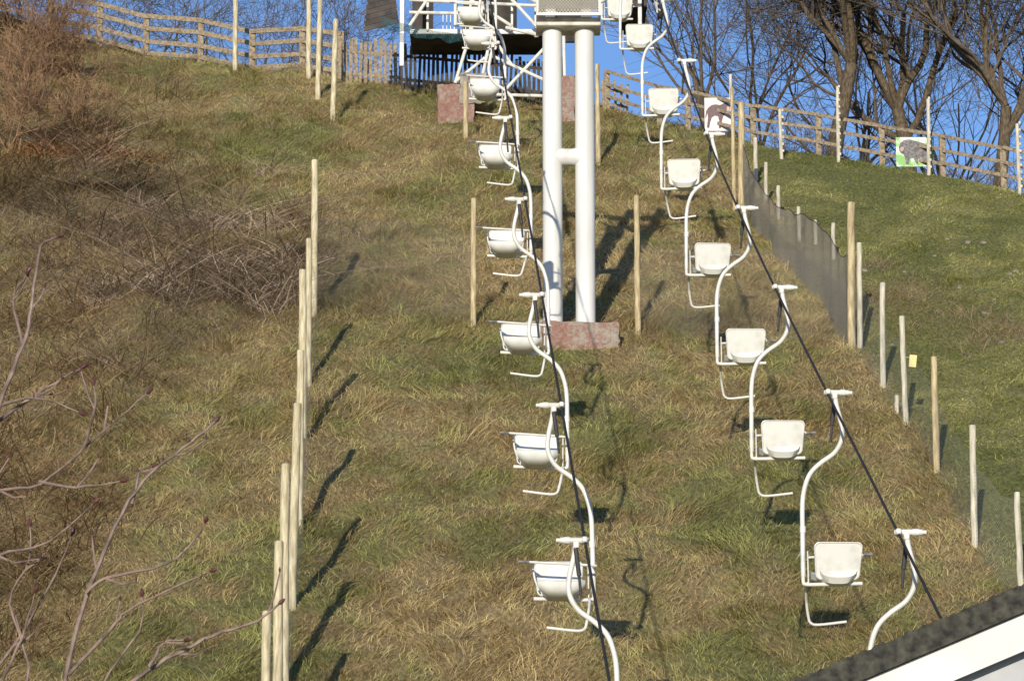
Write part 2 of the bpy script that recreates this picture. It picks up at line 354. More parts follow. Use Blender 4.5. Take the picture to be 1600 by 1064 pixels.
# ------------------------------------------------------------------ wire panels
def panel(name,pts,mat,lab,cat,group=None,sub=8,fold=0,parent=None):
    V=[];U=[];F=[];dist=0;prev=None;top=[]
    for i in range(len(pts)-1):
        for k_ in range(sub+(1 if i==len(pts)-2 else 0)):
            t=k_/sub;p=[pts[i][j]*(1-t)+pts[i+1][j]*t for j in range(4)]
            z=Hs(p[0],p[1])
            if prev:dist+=math.hypot(p[0]-prev[0],p[1]-prev[1])*1.12
            prev=p
            wob=.03*math.sin(dist*3);wf=fold*math.sin(dist*9)
            V+=[(p[0]+wob+wf,p[1],z+p[2]),(p[0]+wob*.5-wf,p[1],z+(p[2]+p[3])/2),(p[0],p[1],z+p[3])];U+=[(dist,p[2]),(dist,(p[2]+p[3])/2),(dist,p[3])];top.append(V[-1])
    m=len(V)//3
    for i in range(m-1):
        for q in(0,1):F.append((i*3+q,i*3+3+q,i*3+4+q,i*3+1+q))
    bx_,by_,bz_=V[0] if parent is None else parent.location
    me=bpy.data.meshes.new(name);me.from_pydata([(a_-bx_,b2-by_,c_-bz_) for a_,b2,c_ in V],[],F)
    ul=me.uv_layers.new(name='UVMap')
    for lp in me.loops:ul.data[lp.index].uv=U[lp.vertex_index]
    me.polygons.foreach_set('use_smooth',[True]*len(me.polygons))
    me.materials.append(mat);o=bpy.data.objects.new(name,me);COL.objects.link(o)
    if parent is None: o.location=V[0];label(o,lab,cat,group)
    else:o.parent=parent
    return o,top
LP=[(-2.37,34.2),(-2.41,36.2),(-2.49,38.35),(-2.55,40.5),(-2.65,43.4),(-2.82,46.65),(-2.91,49.3),(-3.04,52.7)]
panel('wire_mesh_fence',[(x+.06,y,0,1.95) for x,y in LP],M_wirel,'galvanised wire mesh stretched along the tall posts','wire fence')
panel('wire_mesh_fence',[(-3.04,52.75,0,1.5),(-.58,51.87,0,1.5)],M_wire,'fine wire mesh between posts across the slope','wire fence')
panel('wire_mesh_fence',[(1.89,51.72,0,1.4),(5.02,51.0,0,1.4)],M_wire,'fine wire mesh between posts across the slope','wire fence')
panel('wire_mesh_fence',[(5.02,50.85,0,1.1),(5.28,49.1,0,1.1),(5.39,47.3,0,1.1),(5.54,45.2,0,1.1),(5.67,42.6,0,1.1),(6.01,41.2,0,1.1)],M_wirel,'thin wire mesh along the stakes of the field fence','wire fence')
NT=thing('shade_netting',(4.02,59.3,Hs(4.02,59.3)),'taut grey brown shade netting tied along the field fence','netting')
o_,top_=panel('net',[(4.02,59.3,.05,1.15),(4.12,58.0,.0,.86),(4.32,56.4,-.05,.86),(4.62,54.6,-.05,1.12),(4.88,52.6,-.05,1.30),(5.0,51.1,0,1.36)],M_shade,'','',fold=.035,parent=NT,sub=12)
mb=MB();mb.tube(top_,.006,6);part('top_cord',mb,M_dark,NT)

# ------------------------------------------------------------------ rail fences
def rail_fence(pts,hgt,rails,pr,mat,lab,bw=.065):
    zs=[Hs(x,y) for x,y in pts]
    T=thing('rail_fence',(pts[0][0],pts[0][1],zs[0]),lab,'fence')
    for (x,y),z in zip(pts,zs):
        mb=MB();mb.box((x,y,z+hgt/2-.1),(pr*1.1,pr,hgt+.2),Matrix.Rotation(random.uniform(-.1,.1),3,'Z'),bev=.01);part('post',mb,mat,T)
    for rz in rails:
        mb=MB()
        for i in range(len(pts)-1):
            mb.beam((pts[i][0],pts[i][1]-pr*.5-.02,zs[i]+rz+random.uniform(-.015,.015)),(pts[i+1][0],pts[i+1][1]-pr*.5-.02,zs[i+1]+rz+random.uniform(-.015,.015)),.03,bw)
        part('rail',mb,mat,T)
    return T
RR=[(1.9,67.9),(2.9,66.8),(3.42,65.97),(4.61,64.99),(5.79,64.25),(6.90,63.48),(7.91,62.57),(8.88,61.60),(9.81,60.80),(11.2,59.3)]
rail_fence(RR,.80,(.76,.50,.24),.1,M_woodg,'weathered wooden post and rail fence along the hill crest')
RL=[(-10.1,73.9),(-8.96,73.4),(-7.9,73.0),(-6.68,72.6),(-5.53,72.03),(-4.43,71.37),(-3.59,71.05)]
rail_fence(RL,1.0,(.93,.66,.38,.12),.12,M_woodg,'grey wooden post and rail fence on the hilltop',bw=.10)
panel('wire_mesh_fence',[(x,y+.08,0,.8) for x,y in RL[1:]],M_wire,'fine wire mesh behind the hilltop rail fence','wire fence')

def picket(pts,n,h,w,mat,lab):
    a_=Vector((*pts[0],0));b_=Vector((*pts[1],0));z0=Hs(*pts[0])
    T=thing('picket_fence',(pts[0][0],pts[0][1],z0),lab,'fence')
    mb=MB()
    for i in range(n):
        p=a_.lerp(b_,i/(n-1));z=Hs(p.x,p.y);hh=h*random.uniform(.93,1.05)
        mb.box((p.x,p.y,z+hh/2),(w*random.uniform(.85,1.1),.02,hh),Matrix.Rotation(random.uniform(-.05,.05),3,'Y'))
    part('pickets',mb,mat,T,smooth=False)
    for q in(.25,.75):
        mb=MB();mb.beam((a_.x,a_.y+.03,Hs(a_.x,a_.y)+h*q),(b_.x,b_.y+.03,Hs(b_.x,b_.y)+h*q),.03,.06);part('rail',mb,mat,T)
picket([(-3.55,70.3),(-2.3,69.8)],13,.95,.07,M_woodg,'grey upright picket fence beside the lift station')
picket([(-2.25,69.0),(1.0,67.9)],36,1.0,.06,M_woodd,'dark picket fence under the lift station deck')
picket([(1.0,68.3),(2.3,67.7)],12,.6,.05,M_woodg,'grey upright picket fence beside the lift station')

# ------------------------------------------------------------------ signs
def sign(x,y,w,h,z0,lab,kind):
    z=Hs(x,y)+z0;T=thing('picture_sign',(x,y,z),lab,'sign','picture boards on the rail fence')
    mb=MB();mb.box((x,y,z+h/2),(w,.012,h),bev=.003);part('board',mb,paint('sign_pale',(.60,.50,.48),(.70,.69,.66),.4,5) if kind==0 else paint('sign_pale_green',(.16,.40,.07),(.66,.72,.60),.4,4,lo=.44,hi=.54),T)
    def poly(pts,lift,mat,nm):
        m_=MB();vs=[(x+(px-.5)*w,y-.0065-lift,z+pz*h) for px,pz in pts];m_.add(vs,[tuple(range(len(vs)))]);part(nm,m_,mat,T,smooth=False)
    if kind==0:
        fur=paint('sign_dark_fur',(.03,.010,.015),(.13,.05,.06),.5,30)
        poly([(.08,.10),(.16,.08),(.20,.26),(.26,.40),(.36,.46),(.48,.44),(.52,.30),(.50,.08),(.58,.08),(.62,.28),(.66,.42),(.72,.52),(.80,.52),(.90,.58),(.92,.68),(.86,.80),(.76,.86),(.66,.82),(.56,.78),(.40,.80),(.26,.78),(.14,.70),(.06,.60),(.02,.40),(.05,.38),(.10,.54),(.12,.40)],.004,fur,'animal_picture')
        poly([(.80,.56),(.88,.58),(.90,.66),(.86,.74),(.80,.72)],.008,paint('sign_pink_face',(.45,.25,.22),(.6,.4,.35),.5,30),'face_picture')
    else:
        fur=paint('sign_grey_fur',(.02,.018,.02),(.20,.18,.18),.5,22)
        poly([(.08,.56),(.12,.46),(.20,.42),(.24,.30),(.26,.08),(.34,.07),(.38,.26),(.46,.30),(.54,.10),(.60,.08),(.60,.26),(.68,.30),(.76,.08),(.84,.08),(.84,.34),(.90,.46),(.88,.66),(.78,.78),(.64,.84),(.50,.88),(.36,.92),(.22,.90),(.12,.80),(.08,.68)],.004,fur,'animal_picture')
        poly([(.09,.56),(.14,.50),(.20,.54),(.22,.66),(.14,.68)],.008,paint('sign_muzzle',(.25,.14,.13),(.45,.32,.30),.5,30),'face_picture')
sign(3.98,65.45,.54,.66,.10,'white board with a dark baboon picture on the fence',0)
sign(7.43,62.85,.68,.56,.12,'pale green board with a grey monkey picture on the fence',1)
mb=MB();zz=Hs(5.39,47.35);mb.box((5.50,47.3,zz+.88),(.10,.008,.17),Matrix.Rotation(.1,3,'Y'),bev=.002);mb.tube([(5.40,47.3,zz+.93),(5.48,47.3,zz+.93)],.004,6)
solo('tag',mb,M_yellow,(5.5,47.3,zz+.8),'small yellow plastic tag fixed to the fence mesh','tag')

# ------------------------------------------------------------------ chairlift cables
def cable_z(y): 
    return np.interp(y,[10,55.4,60.9,66.5],[.525*10-9.016,.525*55.4-9.016,.525*55.4-9.016+2.3,.525*55.4-9.016+3.6])
def cab(D,side):
    y=.9197*D+2.03
    if side<0: x=.94-.0385*(D-53)-1.27
    else: x=float(np.interp(D,[20,29.1,33,36.7,40.1,43.9,48.4,53,58,63,70],[3.72,3.19,2.955,2.74,2.57,2.42,2.30,2.20,2.04,1.86,1.6]))
    return Vector((x,y,float(cable_z(y))))
for side,nm in((-1,'descending'),(1,'ascending')):
    mb=MB();pts=smooth_path([cab(D,side) for D in (20,29.1,33,36.7,40.1,43.9,48.4,53,58,63,70)],6);mb.tube(pts,.0125,8)
    solo('haul_rope',mb,M_cable,tuple(pts[0]),'taut dark steel rope carrying the '+nm+' chairs','cable','chairlift ropes')

# ------------------------------------------------------------------ chair prototype
def chair_parts():
    out=[]
    mb=MB();mb.tube([(-.03,0,0),(.0,0,0),(.20,0,0)],[.022,.026,.026],12);mb.tube([(.12,0,0),(.17,0,0)],[.031,.031],12);mb.tube([(.20,0,0),(.235,0,0)],[.018,.018],12)
    mb.box((.0,0,.0),(.05,.14,.05),bev=.012);mb.box((.07,0,-.035),(.05,.06,.06),bev=.01)
    out.append(('grip',mb,[M_white]))
    pth=smooth_path([(.075,0,-.03),(.085,.0,-.12),(.125,0,-.30),(.125,0,-.44),(.055,0,-.57),(-.08,0,-.67),(-.18,0,-.77),(-.235,0,-.90),(-.262,0,-1.06),(-.268,0,-1.35),(-.272,0,-1.74)],5)
    mb=MB();mb.tube(pth,.0225,12)
    mb.tube([(-.264,0,-1.27),(-.266,0,-1.33)],.029,12)
    mb.tube(smooth_path([(-.272,0,-1.70),(-.272,0,-1.79),(-.25,0,-1.81),(-.15,0,-1.812),(.28,0,-1.80)],4),.018,10)
    out.append(('hanger',mb,[M_white]))
    mb=MB();mb.tube([(.075,.045,-.07),(.045,.05,-.30)],.02,10);mb.tube([(.045,.05,-.30),(.03,.04,-.46)],.012,8)
    out.append(('damper',mb,[M_dark]))
    # flat rounded panel with raised rim
    mb=MB();bx0=.040;bz0=-1.605;bh=.168
    def outline(scale_in,n=9):
        pts=[];r=.048
        for (cx,cz,a0) in((1,1,0),(-1,1,90),(-1,-1,180),(1,-1,270)):
            for i in range(n):
                a_=math.radians(a0+90*i/(n-1))
                z=cz*(bh-r)+r*math.sin(a_);w=.203+.027*((z/bh)*.5+.5)
                x=cx*(w-r)+r*math.cos(a_)
                k_=1-scale_in
                pts.append((x-k_*x/abs(x+1e-9)*min(abs(x),.028) if abs(x)>1e-6 else x, z-k_*(1 if z>0 else -1)*min(abs(z),.028)))
        return pts
    def py(x,z): return -.10-.34*z*.9+.25*x*x
    rings=[]
    for sc,dy in((0,-.010),(.55,-.011),(.75,-.020),(1,-.016),(1,.014),(.75,.020),(.55,.011),(0,.010)):
        if sc==0:
            rings.append([(bx0+x*.5,py(x*.5,z*.5)+dy,bz0+z*.5) for x,z in outline(.2)])
        else: rings.append([(bx0+x,py(x,z)+dy,bz0+z) for x,z in outline(sc)])
    m_=len(rings[0]);vs=[p for r_ in rings for p in r_];fs=[]
    for j in range(len(rings)-1):
        for i in range(m_):fs.append((j*m_+i,j*m_+(i+1)%m_,(j+1)*m_+(i+1)%m_,(j+1)*m_+i))
    fs.append(tuple(range(m_))[::-1]);fs.append(tuple((len(rings)-1)*m_+i for i in range(m_)));mb.add(vs,fs)
    out.append(('backrest',mb,[M_seat]))
    prof=[(-.10,-1.70),(-.07,-1.745),(0,-1.752),(.12,-1.722),(.22,-1.680),(.262,-1.668),(.29,-1.680),(.288,-1.715),(.272,-1.755),(.23,-1.79),(.12,-1.815),(.0,-1.822),(-.08,-1.815),(-.122,-1.76)]
    mb=MB();vs=[];fs=[];ns=15;m_=len(prof)
    for i in range(ns):
        u=-1+2*i/(ns-1);k_=.05*abs(u)**4
        for (py_,pz) in prof:
            low=np.clip((-1.70-pz)/.12,0,1)
            w=.175+.045*np.clip((py_+.1)/.35,0,1)-.03*low
            vs.append((bx0+u*w,py_-(.06*(abs(u)**4) if py_>.2 else 0),pz+k_*low+.01*abs(u)**3))
    for i in range(ns-1):
        for k_ in range(m_):fs.append((i*m_+k_,i*m_+(k_+1)%m_,(i+1)*m_+(k_+1)%m_,(i+1)*m_+k_))
    fs.append(tuple(range(m_)));fs.append(tuple((ns-1)*m_+k_ for k_ in range(m_))[::-1]);mb.add(vs,fs)
    out.append(('seat',mb,[M_seat]))
    mb=MB()
    mb.tube(smooth_path([(.265,-.12,-1.55),(.282,.0,-1.52),(.285,.18,-1.50),(.285,.235,-1.50)],4),.010,8)
    mb.tube(smooth_path([(.282,.02,-1.525),(.27,.04,-1.62),(.235,.05,-1.73)],4),.009,8)
    mb.tube([(-.275,.235,-1.53),(.33,.235,-1.495)],.012,8)
    mb.tube([(-.27,0,-1.51),(-.272,.235,-1.53)],.012,8)
    out.append(('arm_bar',mb,[M_white]))
    mb=MB();mb.tube([(.33,.235,-1.495),(.43,.235,-1.49)],.012,8);out.append(('bar_tip',mb,[M_grey]))
    mb=MB();mb.tube(smooth_path([(-.23,.0,-1.80),(-.225,.12,-1.83),(-.205,.24,-1.93),(-.175,.32,-2.07),(-.15,.34,-2.125),(-.07,.35,-2.14),(.19,.35,-2.11)],4),.013,8)
    mb.tube([(-.225,.0,-1.50),(-.225,.0,-1.80)],.007,6)
    out.append(('footrest',mb,[M_white]))
    return out
CP=[(n,mb.mesh(n,m)) for n,mb,m in chair_parts()]
Dr=[29.1,33.0,36.7,40.1,43.9,48.4,53.0,58.0,63.0];Dl=[28.9,32.6,36.4,40.5,44.8,49.6,54.1,58.0,62.0]
proto=None
for side,Ds in((1,Dr),(-1,Dl)):
    for D in Ds:
        p=cab(D,side)
        if proto is None:
            e=thing('chairlift_chair',p,'','chairlift chair');proto=(e,[])
            for n,me in CP:
                o=bpy.data.objects.new(n,me);COL.objects.link(o);o.parent=e;proto[1].append(o)
        else:
            e=proto[0].copy();COL.objects.link(e)
            for ch in proto[1]:
                o=ch.copy();COL.objects.link(o);o.parent=e
        e.location=p;yaw=math.radians(random.uniform(-5,5)+1)
        e.rotation_euler=(0,math.radians(random.uniform(-.8,.8)),yaw+(math.pi if side<0 else 0))
        label(e,'empty white single chair seen from behind on the ascending rope' if side>0 else 'empty white single chair facing downhill on the descending rope','chairlift chair','chairs hanging from the chairlift ropes')

# ------------------------------------------------------------------ tower
TY=51.35;TX=.855;tz=Hs(TX,TY)-.22;ct=float(cable_z(TY))
T=thing('chairlift_tower',(TX,TY,tz),'tall white twin column chairlift tower on a weathered red plinth','tower')
top=ct-.62
for s_ in(-1,1):
    mb=MB();x=TX+s_*.245;mb.tube([(x,TY,tz+.35),(x,TY,tz+2.5),(x,TY,top)],.148,28);mb.tube([(x,TY,tz+.38),(x,TY,tz+.41)],.17,28)
    part('column',mb,M_tower,T)
mb=MB();z=tz+.42+2.62;mb.tube([(TX-.20,TY,z),(TX-.12,TY,z),(TX-.07,TY,z),(TX,TY,z),(TX+.07,TY,z),(TX+.12,TY,z),(TX+.20,TY,z)],[.145,.145,.132,.128,.132,.145,.145],20);part('cross_tube',mb,M_tower,T)
def rough_block(c,d,rot=0,seed=0):
    m_=MB();n=9;rnd=random.Random(seed);Mx=Matrix.Rotation(rot,3,'Z')
    pts={}
    def P(i,j,k):
        key=(i,j,k)
        if key not in pts:
            e=[abs(q)>.99 for q in(2*i/n-1,2*j/n-1,2*k/n-1)]
            j_=.018 if sum(e)>=2 else .007
            v=Vector(((i/n-.5)*d[0],(j/n-.5)*d[1],(k/n-.5)*d[2]))
            if sum(e)>=2: v*=.985-rnd.random()*.02
            v+=Vector((rnd.uniform(-j_,j_),rnd.uniform(-j_,j_),rnd.uniform(-j_,j_)))
            pts[key]=len(m_.v);m_.v.append(tuple(Mx@v+Vector(c)))
        return pts[key]
    for a1 in range(n):
        for b1 in range(n):
            for f in([(a1,b1,0),(a1,b1+1,0),(a1+1,b1+1,0),(a1+1,b1,0)],[(a1,b1,n),(a1+1,b1,n),(a1+1,b1+1,n),(a1,b1+1,n)],
                     [(a1,0,b1),(a1+1,0,b1),(a1+1,0,b1+1),(a1,0,b1+1)],[(a1,n,b1),(a1,n,b1+1),(a1+1,n,b1+1),(a1+1,n,b1)],
                     [(0,a1,b1),(0,a1,b1+1),(0,a1+1,b1+1),(0,a1+1,b1)],[(n,a1,b1),(n,a1+1,b1),(n,a1+1,b1+1),(n,a1,b1+1)]):
                m_.f.append(tuple(P(*q) for q in f));m_.mi.append(0)
    return m_
part('plinth',rough_block((TX+.15,TY,tz+.1),(1.16,.9,.64),.05,1),M_redconc,T)
part('footing',rough_block((TX-.36,TY+.10,tz+.125),(.68,.8,.66),.05,2),M_conc,T)
mb=MB();mb.box((TX+.0,TY,top+.03),(.98,.55,.06),bev=.01);mb.box((TX,TY,top+.12),(.90,.42,.04),bev=.01);part('top_plate',mb,M_beige,T)
mb=MB();mb.box((TX,TY-.1,top+.40),(.98,.5,.035),bev=.008)
for s_ in(-1,1):
    mb.box((TX+s_*.47,TY-.1,top+.27),(.035,.5,.26),bev=.006)
mb.box((TX,TY-.345,top+.155),(.98,.03,.04));part('platform',mb,M_white,T)
me=bpy.data.meshes.new('grating');w=.92;zz=top+.17
me.from_pydata([(TX-.46,TY-.34,zz),(TX+.46,TY-.34,zz),(TX+.46,TY-.34,zz+.22),(TX-.46,TY-.34,zz+.22)],[],[(0,1,2,3)])
me.transform(Matrix.Translation(-Vector(T.location)));ul=me.uv_layers.new(name='UVMap')
for i,uv in enumerate([(0,0),(.92,0),(.92,.22),(0,.22)]):ul.data[i].uv=uv
me.materials.append(M_grate);o=bpy.data.objects.new('grating',me);COL.objects.link(o);o.parent=T
mb=MB()
for s_ in(-1,1):
    mb.box((TX+s_*.27,TY,top+.75),(.16,.16,1.1),bev=.01)
mb.box((TX+.0,TY,ct+.25),(3.1,.2,.2),bev=.02)
for s_ in(-1,1):
    mb.tube([(TX+s_*.3,TY,top+.35),(TX+s_*1.1,TY,ct+.2)],.035,8)
    mb.tube([(TX+s_*1.27+.06,TY-1.0,ct-.62),(TX+s_*1.27+.06,TY+1.0,ct+.42)],.035,8)
part('cross_arm',mb,M_tower,T)
for s_ in(-1,1):
    for k_ in range(4):
        yy=TY-.9+.6*k_;c_=Vector((cab((yy-2.03)/.9197,s_).x,yy,float(cable_z(yy))-.13));mb=MB()
        mb.tube([(c_.x-.03,c_.y,c_.z),(c_.x-.012,c_.y,c_.z),(c_.x+.012,c_.y,c_.z),(c_.x+.03,c_.y,c_.z)],[.12,.105,.105,.12],18);part('sheave',mb,M_dark,T)

# ------------------------------------------------------------------ hilltop station
SY=67.2
def sz(v,): return 22.16+(50-v)*.01300
def sx_(u): return (u-800)/78.6
zb=Hs(-1.2,66.5)
T=thing('lift_station',(0,SY,zb),'dark open fronted hilltop lift station on a steel frame','building')
mb=MB();mb.box(((sx_(640)+sx_(850))/2,SY+.8,sz(50)),(sx_(850)-sx_(640),1.5,.05),bev=.01);part('deck',mb,M_dim,T)
mb=MB();mb.box(((sx_(640)+sx_(850))/2,SY+.02,sz(50)),(sx_(850)-sx_(640),.05,.10),bev=.01);part('deck_beam',mb,M_white,T)
mb=MB()
for x0,x1 in((-2.05,-1.62),(-1.0,.1),(.5,1.5)):mb.box(((x0+x1)/2,SY+2.2,23.7),(x1-x0,.1,2.2))
mb.box((2.45,SY+1.2,23.75),(.5,1.9,2.0));part('wall',mb,M_dim,T)
mb=MB()
for i in range(12):mb.box((2.45,SY+.24,22.82+i*.155),(.5,.03,.11))
part('cladding',mb,M_woodd,T)
mb=MB()
mb.box((.1,SY+1.3,24.7),(6.6,3.6,.12),bev=.02)
for i in range(7):mb.box((-2.62,SY+.4,sz(30)+i*.11),(.72-.03*i,.03,.095),Matrix.Rotation(-.25,3,'Y'))
part('roof',mb,M_corr,T)
for u,v0,v1,w in[(628,-160,106,.09),(838,-160,60,.08),(1000,-160,40,.08),(735,-160,50,.05),(668,-160,50,.05),(800,-160,50,.05)]:
    mb=MB();mb.box((sx_(u),SY-.03,(sz(v0)+sz(v1))/2),(w,w,sz(v0)-sz(v1)),bev=.01);part('post',mb,M_white,T)
def strut(a_,b_,r=.035,dy=-.35,dy2=None):
    mb=MB();mb.tube([(sx_(a_[0]),SY+dy,sz(a_[1])),(sx_(b_[0]),SY+(dy if dy2 is None else dy2),sz(b_[1]))],r,8);part('brace',mb,M_white,T)
for a_,b_ in[((738,52),(712,140)),((770,52),(752,140)),((860,52),(862,150)),((880,52),(882,150)),((712,138),(758,100)),((790,150),(862,72)),((765,95),(850,135)),((735,157),(850,160)),((790,52),(842,64)),((838,50),(775,-20)),((712,-5),(712,50)),((640,8),(850,18)),((640,28),(735,30)),((760,52),(800,112)),((940,8),(1000,4)),((640,50),(668,8)),((735,8),(800,50))]:
    strut(a_,b_,.034)
for k_,(u0,u1,v0,v1,m) in enumerate([(685,742,152,192,M_redconc),(850,897,138,216,M_redconc),(720,760,135,160,M_conc)]):
    part('foundation',rough_block(((sx_(u0)+sx_(u1))/2,SY-.55-.02*k_,(sz(v0)+sz(v1))/2-.15),(sx_(u1)-sx_(u0),.6,sz(v0)-sz(v1)+.3),0,5+k_),m,T)
mb=MB()
for i in range(9):
    mb.box((sx_(692)+i*.075,SY+.05,sz(35)),(.012,.012,.4))
mb.box((sx_(716),SY+.05,sz(20)),(.68,.03,.03))
part('railing',mb,M_white,T)
V=[];U=[];F_=[]
for i in range(41):
    t=i/40;u=598+t*130;x=sx_(u);sag=math.sin(t*math.pi)
    for j in range(4):
        q=j/3;w_=.05*math.sin(t*31+q*2.2)*(.3+q)
        V.append((x,SY-.5+w_,sz(38+28*t+5*sag+q*(17-4*t)+q*2.5*math.sin(t*17))));U.append((t*1.7,.3*(1-q)))
for i in range(40):
    for j in range(3):F_.append((i*4+j,i*4+j+1,i*4+j+5,i*4+j+4))
me=bpy.data.meshes.new('net_banner');b0=V[0]
me.from_pydata([(a_-b0[0],b2-b0[1],c_-b0[2]) for a_,b2,c_ in V],[],F_)
ul=me.uv_layers.new(name='UVMap')
for lp in me.loops:ul.data[lp.index].uv=U[lp.vertex_index]
me.materials.append(M_tealnet);o=bpy.data.objects.new('net_banner',me);o.location=b0;COL.objects.link(o);label(o,'sagging teal mesh net hung below the station deck','net')

# ------------------------------------------------------------------ trees
def grow(tr,cr,p,d,L,r,lev,maxlev,spread=.75,up=.08,nc0=(5,5,5,5,4)):
    n=6 if lev<3 else (4 if lev<5 else 3)
    path=[p.copy()];R=[r];q=p.copy();dd=d.copy();pts=[]
    rend=r*(.6 if lev<2 else .4)
    for i in range(n):
        wob=(.06,.15,.19,.22,.25,.25)[min(lev,5)]
        dd=(dd+Vector((random.gauss(0,wob),random.gauss(0,wob),random.gauss(0,wob*.6)+(up if lev>0 else .05)))).normalized()
        q=q+dd*(L/n);path.append(q.copy());R.append(r+(rend-r)*(i+1)/n);pts.append((q.copy(),dd.copy(),(i+1)/n,R[-1]))
    (tr if lev<2 else cr).tube(path,R,[12,8,5,4,3,3][lev],cap=False)
    if lev>=maxlev:return
    for k_ in range(nc0[lev]):
        t=random.uniform(.66 if lev==0 else .22,1) if k_ else 1
        i=min(n-1,int(t*n));q,dd,tt,rr=pts[i]
        side=Vector((random.gauss(0,1),random.gauss(0,.8),random.gauss(.0,.6)));side=(side-dd*side.dot(dd)).normalized()
        a_=random.uniform(.35,.9)*spread*1.25
        nd=(dd*math.cos(a_)+side*math.sin(a_)).normalized()
        if lev==0: nd.z=abs(nd.z)*.75+.22;nd.normalize()
        grow(tr,cr,q,nd,L*random.uniform(.58,.84)*(1.0 if lev else .9),max(rr*random.uniform(.45,.72),.0055),lev+1,maxlev,spread,up,nc0)
def tree(x,y,trunkL,r,seed,lab,dz=0,maxlev=5,lean=(0,0)):
    random.seed(seed);z=Hs(x,y)
    T=thing('bare_tree',(x,y,z),lab,'tree','bare trees behind the hilltop fence');tr=MB();cr=MB()
    grow(tr,cr,Vector((x,y,z-.2)),Vector((lean[0],lean[1],1)).normalized(),trunkL,r,0,maxlev,.82,.085,(7,6,5,5,4))
    part('trunk',tr,M_bark,T);part('crown',cr,M_twig,T)
for u,D,tl_,r,sd,ln_,ml in[(1278,78,4.2,.22,3,(0,0),5),(1420,79,4.4,.23,13,(.0,0),5),(1522,77,4.2,.19,23,(-.02,0),5),(1120,86,4.6,.10,34,(-.03,0),4),(1615,80,4.2,.14,45,(.0,0),4),(1210,92,5.4,.10,68,(.03,0),4),(1350,90,5.2,.11,71,(0,0),4),(1475,92,5.4,.11,75,(0,0),4)]:
    tree((u-800)/5500*D,D*.94,tl_,r,sd,'leafless spreading tree with dark trunk behind the hilltop fence',lean=ln_,maxlev=ml)
for x,y,tl_,sd in[(-9.8,79.5,1.9,92),(-8.5,80,1.9,95),(-7.2,79,1.9,93),(-6.1,79.5,1.9,98),(-5.0,78.0,1.8,94),(-3.6,78.5,1.9,96),(5.6,71.5,1.0,97),(8.3,69,1.0,98),(10,67,1.0,99),(6.9,70.5,1.0,101),(9.3,68,1.0,102),(4.4,72.5,1.0,103)]:
    random.seed(sd);z=Hs(x,y);T=thing('bare_shrub',(x,y,z),'tangled leafless shrub behind the hilltop fence','shrub','bare shrubs behind the hilltop fence');cr=MB()
    for k_ in range(3):
        grow(cr,cr,Vector((x+random.uniform(-.12,.12),y,z-.1)),Vector((random.uniform(-.4,.4),0,1)).normalized(),tl_,.035,1,4,.9)
    part('twigs',cr,M_twig,T)
M_btwig=paint('rusty_brown_twigs',(.13,.075,.045),(.38,.23,.12),.9,4)
for x,y,sd,L_ in[(-10.3,71.0,1,.95),(-9.5,66.5,2,.8),(-9.2,62.8,4,.8),(-10.7,72.8,6,1.15),(-8.3,64.6,8,.6),(-8.9,69.3,9,.6),(-10.9,70.2,10,1.2),(-9.9,69.0,12,.9),(-10.2,73.3,14,.9),(-9.6,71.8,15,.6)]:
    random.seed(sd);z=Hs(x,y);T=thing('scrub_bush',(x,y,z),'brown leafless scrub bush growing on the bank','bush','scrub bushes on the bank');cr=MB()
    for k_ in range(5):
        grow(cr,cr,Vector((x+random.uniform(-.15,.15),y+random.uniform(-.15,.15),z-.1)),Vector((random.uniform(-.9,.9),random.uniform(-.5,.2),1)).normalized(),random.uniform(.75,1.1)*L_,.02,1,4,1.0)
    part('twigs',cr,M_btwig,T)

# ------------------------------------------------------------------ near sapling
def near(u,v,D=12.0):
    X=(u-800)/5500*D;yy=(532-v)/5500*D
    return Vector((X,D*.9781-yy*.2079,1.6+D*.2079+yy*.9781))
random.seed(9)
T=thing('bare_sapling',(-1.75,11.9,0),'young leafless sapling with reddish twigs and buds','sapling')
mb=MB()
BR=[[(60,1400),(85,1200),(105,1064),(135,950),(160,870),(205,785),(240,730),(300,690),(338,655)],
[(110,1050),(180,975),(200,958),(290,905),(330,900)],[(-60,800),(0,765),(60,750),(130,700),(175,665),(232,605)],
[(-60,900),(-20,760),(0,640),(40,540),(55,470),(68,395),(98,375)],[(20,1300),(-80,1000),(-60,900)],
[(60,1400),(130,1200),(190,1090),(230,1045),(290,1008),(350,988),(400,965),(435,940)],
[(-60,900),(0,872),(80,850),(150,790)],[(140,930),(170,905),(260,885),(300,850),(325,822)],
[(-20,660),(60,615),(100,585),(130,565)],[(40,545),(20,470),(45,430)],[(205,785),(215,740),(232,722)],[(130,700),(150,640),(145,600)],
[(230,1045),(260,1010),(295,1003)],[(60,750),(120,760),(190,755)],[(0,640),(60,620),(130,640)],[(0,1064),(40,1000),(60,930)],
[(60,1300),(30,1130),(45,1040),(20,940),(50,880),(45,820)],[(60,1350),(160,1150),(165,1064),(215,990),(225,930)],[(-50,1100),(20,1010),(90,900),(110,840)]]
